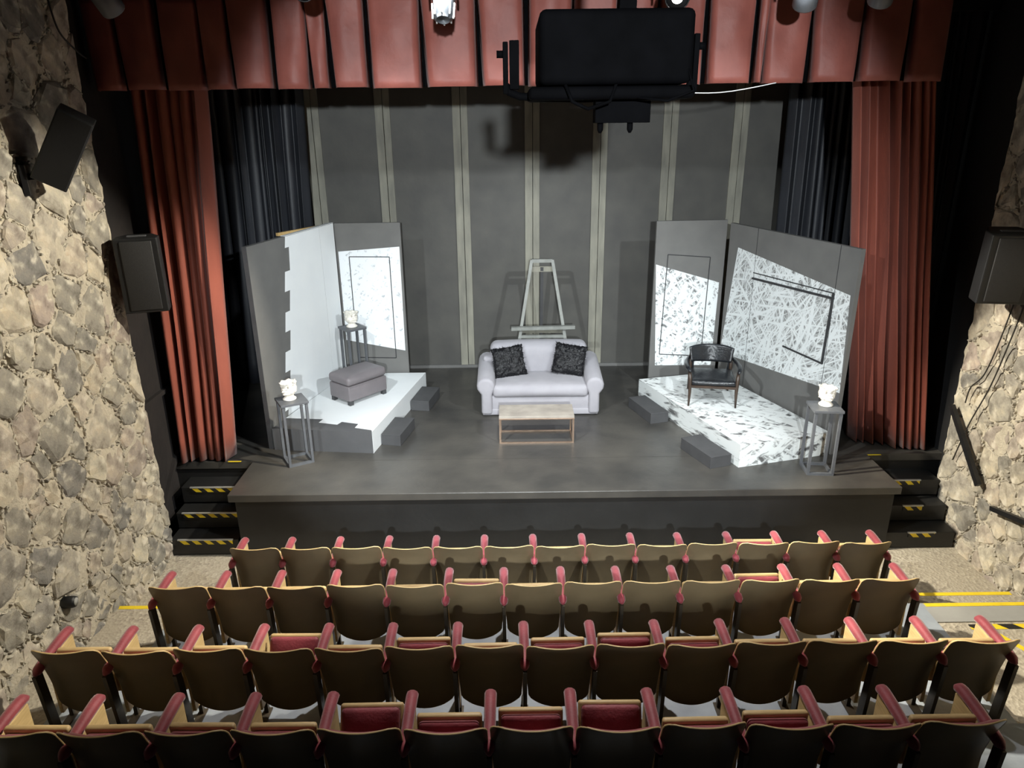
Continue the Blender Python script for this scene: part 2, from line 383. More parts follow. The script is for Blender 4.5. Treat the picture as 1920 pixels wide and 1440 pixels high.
# ---- black side walls of the stage house and the dark plaster returns beside the stairs
struct(box('wall_stage_left', -5.4, -5.3, 7.9, 11.6, 0, 7.4, BLACKW))
struct(box('wall_stage_right', 6.3, 6.4, 7.9, 11.6, 0, 7.4, BLACKW))
wr = struct(empty('wall_return_left', (-4.12, 7.25, 0)))
box('plaster', -.1, 0, 0, 1.3, 0, 7.3, DARKW, wr)
box('ledge', 0, .05, .0, .95, 1.75, 1.80, DARKW, wr)
bar('skirting', (.02, .02, .32), (.02, .75, .98), .05, DARKW, wr)
struct(box('wall_return_right', XR + .08, XR + .2, 7.6, 8.75, 0, 7.3, BLACKW))
# ---- stone walls
def voronoi_stones(y0, y1, z0, z1, rad, seed, far):
    rng = random.Random(seed); pts = []
    for _ in range(9000):
        p = (rng.uniform(y0 - .3, y1 + .0), rng.uniform(z0 - .2, z1 + .2))
        r = rad(p, rng)
        if all((p[0] - q[0]) ** 2 + ((p[1] - q[1]) * 1.12) ** 2 > ((r + q[2]) / 2) ** 2 for q in pts): pts.append((*p, r))
    cells = []
    for i, (a, b, r) in enumerate(pts):
        poly = [(a - .6, b - .6), (a + .6, b - .6), (a + .6, b + .6), (a - .6, b + .6)]
        near = sorted((q for j, q in enumerate(pts) if j != i), key=lambda q: (q[0] - a) ** 2 + (q[1] - b) ** 2)[:22]
        near = [(q[0], q[1], q[2]) for q in near]
        for q in near:
            wgt = r / (r + q[2]); mx, my = a + (q[0] - a) * wgt, b + (q[1] - b) * wgt; nx, ny = q[0] - a, q[1] - b
            out = []
            for k in range(len(poly)):
                P, Q = poly[k], poly[(k + 1) % len(poly)]
                dp = (P[0] - mx) * nx + (P[1] - my) * ny; dq = (Q[0] - mx) * nx + (Q[1] - my) * ny
                if dp <= 0: out.append(P)
                if dp * dq < 0:
                    t = dp / (dp - dq); out.append((P[0] + (Q[0] - P[0]) * t, P[1] + (Q[1] - P[1]) * t))
            poly = out
            if len(poly) < 3: break
        poly = [(min(y1, max(y0, x)), y) for x, y in poly]
        if len(poly) >= 3: cells.append((a, b, r, poly))
    return cells
def stone_wall(name, x, sgn, y0, y1, z0, z1, seed, label, vis):
    wl = struct(empty(name, (x, 0, 0)), label)
    rng = random.Random(seed)
    # rough mortar bed
    ny, nz = int((y1 - y0) / .05), int((z1 - z0) / .05); v, f = [], []
    for j in range(nz + 1):
        for i in range(ny + 1):
            yy, zz = y0 + (y1 - y0) * i / ny, z0 + (z1 - z0) * j / nz
            d = mnoise.fractal(Vector((yy * 4, zz * 4, seed)), .8, 2.1, 5) * .028
            v.append((sgn * (d + .026), yy, zz))
    for j in range(nz):
        for i in range(ny):
            a = j * (ny + 1) + i; q = (a, a + 1, a + ny + 2, a + ny + 1); f.append(q if sgn > 0 else q[::-1])
    n0 = len(v)
    mo = mesh('mortar_bed', v, f, MORTAR, wl, True)
    box('core', -.35 if sgn > 0 else .03, -.03 if sgn > 0 else .35, y0, y1 - .0, z0, z1, MORTAR, wl)
    def rad(p, rg):
        big = .30 if p[1] > 1.3 else .20 + .08 * max(0, p[1]) / 1.3
        return max(.15, rg.gauss(big, .07))
    cells = voronoi_stones(y0, y1, z0, z1, rad, seed, 0)
    chips = []
    cells = [c for c in cells if vis(c[0], c[1])]
    cells.sort(key=lambda c: -c[2])
    for ci, (a, b, r, poly) in enumerate(cells):
        cx = sum(p[0] for p in poly) / len(poly); cz = sum(p[1] for p in poly) / len(poly)
        # resample outline to n points by angle, shrunk, wobbled
        n = 11; ring = []
        per = []
        for k in range(len(poly)):
            P, Q = poly[k], poly[(k + 1) % len(poly)]; per.append((math.dist(P, Q), P, Q))
        tot = sum(e[0] for e in per)
        if tot < .3: continue
        for k in range(n):
            s = tot * (k + rng.uniform(-.22, .22)) / n % tot
            for l, P, Q in per:
                if s <= l: break
                s -= l
            t = s / l if l else 0
            ring.append((P[0] + (Q[0] - P[0]) * t - cx, P[1] + (Q[1] - P[1]) * t - cz))
        sh = rng.uniform(.90, 1.0); hgt = rng.uniform(.038, .060)
        tx, tz = rng.uniform(-.07, .07), rng.uniform(-.07, .07)
        v = []
        for s_, h_, jt in ((1.0, -.012, 0), (.97, .55, .025), (.82, .95, .045)):
            for (py, pz) in ring:
                q = sh * s_ * rng.uniform(1 - jt * 2, 1 + jt * 2)
                h = h_ * hgt if h_ > 0 else -.02
                if h_ > 0: h += (py * tx + pz * tz) + rng.uniform(-.012, .012) * h_
                v.append((sgn * h, py * q, pz * q))
        for k in range(3):
            aa = 2 * math.pi * k / 3 + rng.random(); rr = r * .16
            py, pz = rr * math.cos(aa), rr * math.sin(aa)
            v.append((sgn * (hgt * 1.02 + py * tx + pz * tz + rng.uniform(-.01, .012)), py, pz))
        f = []
        for lay in range(2):
            for k in range(n):
                A, B = lay * n + k, lay * n + (k + 1) % n; f.append((A, B, B + n, A + n))
        # ring 2 to the three inner points
        inner = [3 * n, 3 * n + 1, 3 * n + 2]
        ang = lambda i: math.atan2(v[i][2], v[i][1])
        own = []
        for k in range(n):
            i = 2 * n + k
            own.append(min(inner, key=lambda m_: (v[m_][1] - v[i][1]) ** 2 + (v[m_][2] - v[i][2]) ** 2))
        for k in range(n):
            A, B = 2 * n + k, 2 * n + (k + 1) % n; oa, ob = own[k], own[(k + 1) % n]
            f.append((A, B, ob) if oa == ob else (A, B, ob, oa))
        f.append(tuple(inner))
        sa = sum(ring[k][0] * ring[(k + 1) % n][1] - ring[(k + 1) % n][0] * ring[k][1] for k in range(n))
        if (sa < 0) == (sgn > 0): f = [q[::-1] for q in f]
        if ci < 298: mesh('stone', v, f, STONE, wl, False, loc=(0, cx, cz))
        else: chips.append(([(p[0], p[1] + cx, p[2] + cz) for p in v], f))
        # wedge chips along the joints
        for l, P, Q in per:
            k = int(l / .055 + rng.random())
            for _ in range(k):
                t = rng.random(); py, pz = P[0] + (Q[0] - P[0]) * t + rng.gauss(0, .014), P[1] + (Q[1] - P[1]) * t + rng.gauss(0, .014)
                if py > y1 - .03: continue
                s1, s2 = rng.uniform(.014, .045), rng.uniform(.008, .020); an = math.atan2(Q[1] - P[1], Q[0] - P[0]) + rng.gauss(0, .5)
                vv = []
                for q in range(6):
                    aa = 2 * math.pi * q / 6; ux, uy = s1 * math.cos(aa) * rng.uniform(.7, 1.2), s2 * math.sin(aa) * rng.uniform(.7, 1.2)
                    vv.append((-.02 * sgn, py + ux * math.cos(an) - uy * math.sin(an), pz + ux * math.sin(an) + uy * math.cos(an)))
                hh = rng.uniform(.025, .05)
                vv += [(sgn * (hh + rng.uniform(-.008, .008)), py + (p[1] - py) * .75, pz + (p[2] - pz) * .75) for p in vv]
                ff = [(q, (q + 1) % 6, 6 + (q + 1) % 6, 6 + q) for q in range(6)] + [(6, 7, 8, 9, 10, 11)]
                if sgn < 0: ff = [q[::-1] for q in ff]
                chips.append((vv, ff))
    v, f = [], []
    for cv, cf in chips:
        n = len(v); v += cv; f += [tuple(i + n for i in q) for q in cf]
    c = mesh('stone_chips', v, f, CHIP, wl); c['kind'] = 'stuff'
    return wl
stone_wall('wall_left', XL, 1, 2.2, YE, -.05, 6.9, 3, 'rough rubble stone wall left of the seats', lambda y, z: y > 4.2 and z < 6.2)
stone_wall('wall_right', XR, -1, 2.2, YER, -.05, 6.9, 11, 'rough rubble stone wall right of the seats', lambda y, z: y > 5.0 and z < 5.6)

# ================================================================== STAIRS
def stairs(xa, xb, yoff, label, tapes):
    t = empty('stage_stairs', (xa, 7.2 + yoff, 0)); wd = xb - xa
    tag(t, label, 'stairs', 'stairs beside the stage')
    ny = [0, .245, .465, .72]; nz = [.21, .42, .64, ZS]
    for k in range(3):
        stp = box('step', 0, wd, ny[k] + .01, .80, nz[k] - .2, nz[k], STAGEF, t, .006)
        a, b = tapes[k]
        box('nosing', a - .01, b + .01, ny[k] - .004, ny[k] + .016, nz[k] - .006, nz[k] + .008, SILVER, stp)
        box('hazard_tape_strip', 0, b - a, -.0035, .0065, -.058, -.008, HAZV, stp, loc=(a, ny[k] + .004, nz[k]))
    box('tape_strip', .5 if xa < 0 else .02, .66 if xa < 0 else .18, .722, .745, ZS + .0, ZS + .003, YELLOW, t)
    return t
HAZV = tape_mat('hazard_riser_tape', .14)
nt = HAZV.node_tree
for n in nt.nodes:
    if n.type == 'SEPXYZ':
        for l in list(n.outputs['Y'].links): nt.links.new(n.outputs['Z'], l.to_socket)
stairs(-3.97, -3.18, 0, 'black stairs with hazard tape beside the left stone wall', [(.10, .72), (.08, .72), (.12, .68)])
stairs(4.29, 5.08, -.03, 'black stairs with hazard tape beside the right stone wall', [(.25, .55), (.28, .50), (.22, .55)])
# ================================================================== CURTAINS
def curtain(name, xt0, xt1, xb0, xb1, yt, yb, z0, z1, nf, amp, m, seed, nv=16, hem=.03, thick=.006, arc=0.):
    rng = random.Random(seed); v, f = [], []
    nu = nf * 18
    ph = [0]
    for k in range(nf): ph.append(ph[-1] + rng.uniform(.4, 1.7))
    tot = ph[-1]; amps = [amp * rng.uniform(.55, 1.25) for _ in range(nf + 1)]
    lean = [rng.uniform(-.25, .25) for _ in range(nf + 1)]
    for j in range(nv + 1):
        t = j / nv; z = z1 + (z0 - z1) * t
        for i in range(nu + 1):
            s = i / nu; k = min(nf - 1, int(s * nf)); fr = s * nf - k
            u = (ph[k] + (ph[k + 1] - ph[k]) * fr) / tot
            x = (xt0 + (xt1 - xt0) * u) * (1 - t) + (xb0 + (xb1 - xb0) * u) * t
            c = 2 * max(0, math.sin(math.pi * fr)) ** .85 - 1
            A = amps[k] * (1 - fr) + amps[k + 1] * fr
            wob = mnoise.noise(Vector((s * nf * .7, t * 2.2, seed))) * amp * .5
            y = yt + (yb - yt) * t - c * A * (.6 + .4 * t) + wob + arc * (1 - u)
            x += math.sin(2 * math.pi * fr) * lean[k] * (xt1 - xt0) / nf * .8
            zz = z + (hem * mnoise.noise(Vector((s * nf * .8, 9, seed))) if j == nv else 0)
            v.append((x, y, zz))
    for j in range(nv):
        for i in range(nu):
            a = j * (nu + 1) + i; f.append((a, a + nu + 1, a + nu + 2, a + 1))
    o = mesh(name, v, f, m, None, True)
    sd = o.modifiers.new('cloth_thickness', 'SOLIDIFY'); sd.thickness = thick
    return o
def origin_to(o, p):
    p = Vector(p)
    for vv in o.data.vertices: vv.co -= p
    o.location = p
    return o
c = curtain('stage_curtain', -3.85, -3.10, -4.02, -3.42, 8.05, 8.02, ZS + .02, 5.7, 6, .13, RED, 21)
tag(origin_to(c, (-3.7, 8.0, ZS)), 'tall red velvet curtain hanging left of the stage opening', 'curtain', 'red stage curtains')
c = curtain('stage_curtain', 3.66, 4.36, 4.28, 5.06, 8.12, 8.05, ZS + .02, 5.7, 9, .13, RED, 34, arc=.30)
tag(origin_to(c, (4.4, 8.1, ZS)), 'tall red velvet curtain hanging right of the stage opening', 'curtain', 'red stage curtains')
c = curtain('leg_curtain', -4.5, -2.82, -4.6, -3.0, 10.75, 10.75, ZS + .02, 6.2, 11, .09, BLACKC, 5)
tag(origin_to(c, (-3.7, 10.75, ZS)), 'black masking curtain behind the left red curtain', 'curtain', 'black masking curtains')
c = curtain('leg_curtain', 3.88, 5.6, 4.0, 5.7, 10.75, 10.75, ZS + .02, 6.2, 12, .08, BLACKC, 6)
tag(origin_to(c, (4.7, 10.75, ZS)), 'black masking curtain behind the right red curtain', 'curtain', 'black masking curtains')
c = curtain('wing_drape', -4.08, -3.70, -4.08, -3.95, 8.45, 8.45, ZS + .02, 7.2, 4, .04, BLACKC, 8)
tag(origin_to(c, (-3.9, 8.45, ZS)), 'plain black drape between left stone wall and red curtain', 'drape', 'black wing drapes')
c = curtain('wing_drape', 4.2, 5.2, 4.9, 5.2, 8.62, 8.62, ZS + .02, 7.2, 7, .04, BLACKC, 9)
tag(origin_to(c, (4.8, 8.62, ZS)), 'plain black drape between right stone wall and red curtain', 'drape', 'black wing drapes')
# a black border filling the opening above the valance
struct(box('wall_proscenium', -5.3, 6.3, 8.5, 8.55, 5.75, 7.4, BLACKW))

# valance: flat satin panels parted by deep pleats
def valance():
    t = empty('valance', (.25, 7.6, 5.03)); tag(t, 'red satin valance with box pleats across the stage top', 'valance')
    seams = [-4.05, -3.75, -3.35, -2.95, -2.68, -2.27, -1.93, -1.73, -1.35, -.83, -.28, .18, .62, 1.05, 1.45, 1.92, 2.38, 2.47, 2.92, 3.42, 3.88, 4.25]
    rng = random.Random(4)
    for k in range(len(seams) - 1):
        a, b = seams[k] - .25, seams[k + 1] - .25; wd = b - a; v, f = [], []
        nu, nv = 12, 12; sk = rng.uniform(-.02, .02); bulge = rng.uniform(.03, .06)
        g0, g1 = rng.choice([.012, .03, .06]) / 2, rng.choice([.012, .03, .05]) / 2
        for j in range(nv + 1):
            tt = j / nv; z = .82 * (1 - tt) + .006 * math.sin(k * 2.1)
            for i in range(nu + 1):
                s = i / nu
                x = a + g0 * tt ** .7 + (wd - (g0 + g1) * tt ** .7) * s + sk * (1 - tt)
                ed = min(s, 1 - s)
                y = .09 * max(0, 1 - ed / .10) ** 2 - bulge * math.sin(math.pi * s) * (.3 + .7 * tt) + .022 * mnoise.noise(Vector((s * 2.4 + k * 5, tt * 1.8, 3.3)))
                y += .012 * math.sin(tt * 7 + k) * (1 - abs(2 * s - 1))
                v.append((x, y, z))
        for j in range(nv):
            for i in range(nu):
                q = j * (nu + 1) + i; f.append((q, q + nu + 1, q + nu + 2, q + 1))
        o = mesh('valance_pleat', v, f, REDV, t, True)
        sd = o.modifiers.new('cloth_thickness', 'SOLIDIFY'); sd.thickness = .008
    box('backing_cloth', -4.3, 4.0, .13, .138, .01, .9, PROJ, t)
    return t
valance()

# ================================================================== THE SET: flats, platforms, step boxes
def flat(name, p0, p1, h, thick, label, cat='stage flat', side=1):
    """a scenery flat: local x along it, y = 0 is the painted face (towards -y), z up"""
    dx, dy = p1[0] - p0[0], p1[1] - p0[1]; L = math.hypot(dx, dy)
    t = empty(name, (p0[0], p0[1], ZS), math.atan2(dy, dx)); tag(t, label, cat, 'painted scenery flats')
    box('board', 0, L, 0, thick, 0, h, GREYP, t, .003)
    return t, L
# left corner: big flat, its face turned to the right.  local x runs front to back, painted face = -y side
fa, L = flat('scenery_flat', (-3.02, 8.28), (-2.50, 10.33), 2.54, .06, 'tall grey and white flat with stepped paint edge behind the grey ottoman')
steps = [(.84, 2.535), (.806, 2.40), (.90, 2.40), (.866, 2.11), (.743, 2.11), (.687, 1.865), (.81, 1.865), (.753, 1.61), (.643, 1.61), (.588, 1.365), (.71, 1.365), (.655, 1.115), (.533, 1.115), (.475, .86), (.597, .86), (.537, .595), (.416, .595), (.36, .37), (.44, .37), (.42, .29)]
prism('white_paint', steps + [(1.703, .29), (1.703, 2.535)], -.002, .001, WHITEP, fa, plane='XZ')
prism('white_paint', [(1.709, .29), (L, .29), (L, 2.535), (1.709, 2.535)], -.002, .001, WHITEP, fa, plane='XZ')
box('top_edge', .84, L, -.002, .062, 2.54, 2.546, WHITEP, fa)
box('front_edge', -.004, .0, -.0, .06, 0, 2.54, STEPG, fa)
bar('timber_brace', (1.15, .30, 2.51), (L - .02, .07, 2.51), .04, BARE, fa)
fb, L = flat('scenery_flat', (-2.50, 10.37), (-1.56, 10.37), 2.53, .05, 'narrow left flat with door outline and scuffed white paint')
prism('white_paint', [(.03, 2.13), (.91, 2.19), (.90, .635), (.03, .81)], -.0025, .001, SCUFF, fb, plane='XZ')
def outline(parent, pts, wd, m, closed=True, nm='door_line', d=.006):
    n = len(pts)
    for i in range(n if closed else n - 1):
        a, b = pts[i], pts[(i + 1) % n]
        bar(nm, (a[0], -.002, a[1]), (b[0], -.002, b[1]), wd, m, parent, wy=wd)
outline(fb, [(.18, 2.055), (.757, 2.045), (.757, .52), (.18, .535)], .011, LINE)
# right corner
fc, L = flat('scenery_flat', (3.09, 10.22), (3.86, 7.93), 2.49, .06, 'tall right flat with white scribbles and a window outline')
prism('white_paint', [(.22, 2.18), (2.36, 1.96), (2.42, .80), (.37, .63), (.02, .655)], -.0025, .001, SCRIB, fc, plane='XZ')
bar('window_moulding', (.61, -.012, 1.825), (2.13, -.012, 1.875), .03, LINE, fc, wy=.024)
bar('window_moulding', (.61, -.005, 1.90), (2.12, -.005, 1.934), .012, LINE, fc)
bar('window_moulding', (2.115, -.010, 1.93), (2.085, -.010, 1.06), .024, LINE, fc)
bar('window_moulding', (1.365, -.010, 1.08), (2.085, -.010, 1.065), .018, LINE, fc)
for u in (.62, 2.118): bar('panel_joint', (u, -.001, .29), (u, -.001, 2.49), .006, LINE, fc)
box('front_edge', L, L + .004, 0, .06, 0, 2.49, GREYP, fc)
fd, L = flat('scenery_flat', (2.06, 10.25), (3.07, 10.30), 2.52, .05, 'narrow right flat with door outline and flecked white paint')
prism('white_paint', [(.02, 1.91), (.96, 1.63), (.94, .37), (.09, .39)], -.0025, .001, DENSE, fd, plane='XZ')
outline(fd, [(.185, 2.05), (.80, 2.0), (.775, .52), (.145, .565)], .011, LINE)

PZ = 1.14
pl = empty('platform', (-2.3, 9.3, ZS)); tag(pl, 'white topped low platform under the ottoman with grey front', 'platform', 'low set platforms')
def sh(P, c): return [(x - c[0], y - c[1]) for x, y in P]
PL = [(-3.00, 8.26), (-1.73, 8.12), (-1.31, 10.33), (-2.50, 10.33)]
PLs = sh(PL, (-2.3, 9.3))
prism('platform_body', PLs, 0, PZ - ZS - .004, PLATG, pl)
prism('platform_top', PLs, PZ - ZS - .004, PZ - ZS, PLATG, pl)
cren = [(-2.925, 8.60), (-2.43, 8.545), (-2.46, 8.435), (-2.21, 8.36), (-2.17, 8.45), (-1.945, 8.375), (-1.965, 8.255), (-1.745, 8.175), (-1.728, 8.125), (-1.308, 10.33), (-2.50, 10.33)]
prism('white_paint', sh(cren, (-2.3, 9.3)), PZ - ZS - .001, PZ - ZS + .0015, WHITEP, pl)
a, b = Vector((PLs[1][0], PLs[1][1], 0)), Vector((PLs[2][0], PLs[2][1], 0)); d = (b - a).normalized(); nn = Vector((d.y, -d.x, 0)) * .0025
mesh('white_paint', [a + nn, b + nn, b + nn + Vector((0, 0, .291)), a + nn + Vector((0, 0, .291)), a - nn, b - nn, b - nn + Vector((0, 0, .291)), a - nn + Vector((0, 0, .291))], [(0, 1, 2, 3), (7, 6, 5, 4), (3, 2, 6, 7), (0, 3, 7, 4), (1, 5, 6, 2)], WHITEP, pl)
pr = empty('platform', (2.8, 9.0, ZS)); tag(pr, 'white low platform with dark brush flecks under the armchair', 'platform', 'low set platforms')
PR = sh([(2.65, 7.61), (3.83, 7.93), (3.03, 10.20), (1.86, 9.92)], (2.8, 9.0))
prism('platform_body', PR, 0, PZ - ZS - .004, PLATS, pr)
prism('platform_top', PR, PZ - ZS - .004, PZ - ZS, PLATF, pr)
def stepbox(P, label):
    cx, cy = sum(p[0] for p in P) / 4, sum(p[1] for p in P) / 4
    t = empty('step_box', (cx, cy, ZS)); tag(t, label, 'step box', 'grey step boxes')
    q = sh(P, (cx, cy))
    prism('carcass', q, 0, .132, STEPG, t, .003)
    prism('tread', [(x * 1.006, y * 1.004) for x, y in q], .132, .15, STEPG, t, .003)
stepbox([(-1.665, 8.37), (-1.575, 8.93), (-1.31, 8.89), (-1.42, 8.32)], 'charcoal step box at the white platform, nearer the stage front')
stepbox([(-1.44, 9.53), (-1.345, 10.11), (-1.08, 10.06), (-1.18, 9.49)], 'charcoal step box at the white platform, nearer the back wall')
stepbox([(1.66, 9.56), (1.905, 9.63), (2.11, 9.00), (1.86, 8.93)], 'charcoal step box at the flecked platform, nearer the back wall')
stepbox([(2.09, 8.15), (2.35, 8.25), (2.575, 7.67), (2.31, 7.58)], 'charcoal step box at the flecked platform, nearer the stage front')

# ================================================================== SOFA, CUSHIONS, TABLE
sf = empty('sofa', (.39, 9.26, ZS)); tag(sf, 'pale grey slipcovered two-seat sofa with rolled arms', 'sofa')
rbox('base', -.70, .70, .03, .86, .03, .30, .03, SOFA, sf)
rbox('seat_cushion', -.66, .66, -.01, .66, .27, .45, .06, SOFA, sf, 4, .03)
rbox('backrest', -.70, .70, .60, .92, .25, .86, .10, SOFA, sf, 5, .02)
def arm_prof(s):
    pts = [(.0, .03), (.0, .40)]
    cx, cz, r = .085, .515, .122
    for k in range(11):
        a = R(215 - k * 26); pts.append((cx + r * math.cos(a) * 1.02, cz + r * math.sin(a)))
    pts += [(.15, .40), (.15, .03)]
    return [(s * x, z) for x, z in pts]
for s in (-1, 1):
    pts = [(x + s * .665 - (0 if s > 0 else 0), z) for x, z in arm_prof(s)]
    # slight narrowing of the arm front
    o = prism('armrest', pts, -.015, .90, SOFA, sf, plane='XZ'); bev(o, .04, 4)
    for vv in o.data.vertices:
        if vv.co.z > .38: vv.co.z += (vv.co.y - .60) * .13
    for p in o.data.polygons: p.use_smooth = True
rbox('skirt', -.80, .80, .015, .90, .015, .10, .012, SOFA, sf)
for x in (-.72, .72):
    for y in (.08, .82): box('foot', x - .03, x + .03, y - .03, y + .03, 0, .03, OTTOF, sf)
# a soft fold tucked at the left back corner
rbox('slipcover_fold', -.80, -.60, .55, .70, .60, .70, .045, SOFA, sf)
def fur_cushion(loc, rx, ry, rz, label, seed):
    t = empty('fur_cushion', loc, rz); tag(t, label, 'cushion', 'black fur cushions')
    n = 26; rng = random.Random(seed); v, f = [], []
    for s in (-1, 1):
        for j in range(n + 1):
            for i in range(n + 1):
                a, b = -1 + 2 * i / n, -1 + 2 * j / n
                e = (1 - abs(a) ** 3) * (1 - abs(b) ** 3)
                hgt = .018 + .055 * max(0, e) ** .5 + .026 * mnoise.noise(Vector((a * 6, b * 6, seed + s)))
                pin = 1 - .05 * (1 - (a * a * b * b))
                v.append((a * .225 * pin + .010 * rng.uniform(-1, 1), s * hgt, b * .215 * pin + .010 * rng.uniform(-1, 1)))
    N = (n + 1) ** 2
    for j in range(n):
        for i in range(n):
            a = j * (n + 1) + i; f.append((a, a + 1, a + n + 2, a + n + 1)); b = N + a; f.append((b, b + n + 1, b + n + 2, b + 1))
    rim = [i for i in range(n)] + [j * (n + 1) + n for j in range(n)] + [n * (n + 1) + i for i in range(n, 0, -1)] + [j * (n + 1) for j in range(n, 0, -1)]
    for k in range(len(rim)):
        a, b = rim[k], rim[(k + 1) % len(rim)]; f.append((b, a, a + N, b + N))
    rot = (rx, ry, 0)
    c = mesh('cover', v, f, FUR, t, True, rot=rot)
    hv, hf = [], []
    for _ in range(2600):
        i = rng.randrange(len(v)); p = Vector(v[i])
        out = Vector((p.x * .9, p.y * 4 + math.copysign(.08, p.y), p.z * .9 - .02)).normalized()
        d = (out + Vector((rng.gauss(0, .5), rng.gauss(0, .3), rng.gauss(0, .5)))).normalized() * rng.uniform(.02, .05)
        sd = d.cross(Vector((rng.gauss(0, 1), rng.gauss(0, 1), rng.gauss(0, 1)))).normalized() * .0014
        m_ = len(hv); hv += [p - sd, p + sd, p + d]; hf.append((m_, m_ + 1, m_ + 2))
    h = mesh('fur_tufts', hv, hf, FUR, t, rot=rot); h['kind'] = 'stuff'
fur_cushion((-.04, 9.70, ZS + .655), R(-22), R(-6), R(12), 'black fur cushion leaning on the left sofa arm', 1)
fur_cushion((.82, 9.72, ZS + .675), R(-22), R(8), R(-8), 'black fur cushion leaning on the right sofa arm', 2)

tb = empty('coffee_table', (.305, 8.555, ZS)); tag(tb, 'low coffee table with beige top and copper tube frame', 'coffee table')
box('table_top', -.475, .475, -.20, .20, .345, .375, TABTOP, tb, .003)
box('top_rim', -.477, .477, -.202, .202, .325, .345, BRONZE, tb, .003)
for x in (-.462, .462):
    for y in (-.188, .188): box('leg', x - .012, x + .012, y - .012, y + .012, 0, .325, BRONZE, tb)
for y in (-.188, .188): box('floor_rail', -.45, .45, y - .010, y + .010, 0, .018, BRONZE, tb)
for x in (-.462, .462): box('floor_rail', x - .010, x + .010, -.176, .176, 0, .018, BRONZE, tb)

# ================================================================== EASEL
ea = empty('easel', (.47, 10.72, ZS)); tag(ea, 'tall grey A-frame easel standing behind the sofa', 'easel')
for s in (-1, 1): bar('leg', (s * .47, -.28, 0), (s * .155, .0, 1.91), .045, EASEL, ea, wy=.05)
bar('top_bar', (-.155, .0, 1.90), (.155, .0, 1.90), .05, EASEL, ea, wy=.05)
bar('upper_rail', (-.175, .03, 1.77), (.175, .03, 1.77), .02, BATTEN, ea, wy=.08)
bar('ledge', (-.47, -.21, .915), (.49, -.21, .93), .07, EASEL, ea, wy=.05)
bar('back_rail', (-.36, -.10, .85), (.36, -.10, .85), .03, BATTEN, ea, wy=.07)
bar('cross_bar', (-.35, -.165, .775), (.35, -.165, .775), .045, EASEL, ea, wy=.045)
bar('rear_leg', (0, .42, 0), (0, .03, 1.80), .045, STEPG, ea)
# ================================================================== OTTOMAN
ot = empty('ottoman', (-2.12, 9.35, PZ), math.atan2(.47, .40)); tag(ot, 'taupe leather storage ottoman on the white platform', 'ottoman')
hx, hy = .325, .215
rbox('body', -hx, hx, -hy, hy, .06, .27, .02, OTTO, ot)
rbox('lid', -hx - .008, hx + .008, -hy - .008, hy + .008, .275, .40, .045, OTTO, ot, 4, .025)
for x in (-1, 1):
    for y in (-1, 1): box('foot', x * (hx - .04) - .03, x * (hx - .04) + .03, y * (hy - .04) - .03, y * (hy - .04) + .03, 0, .062, OTTOF, ot, .004)
bar('seam', (-hx + .01, -hy - .002, .262), (hx - .01, -hy - .002, .262), .006, OTTO, ot)
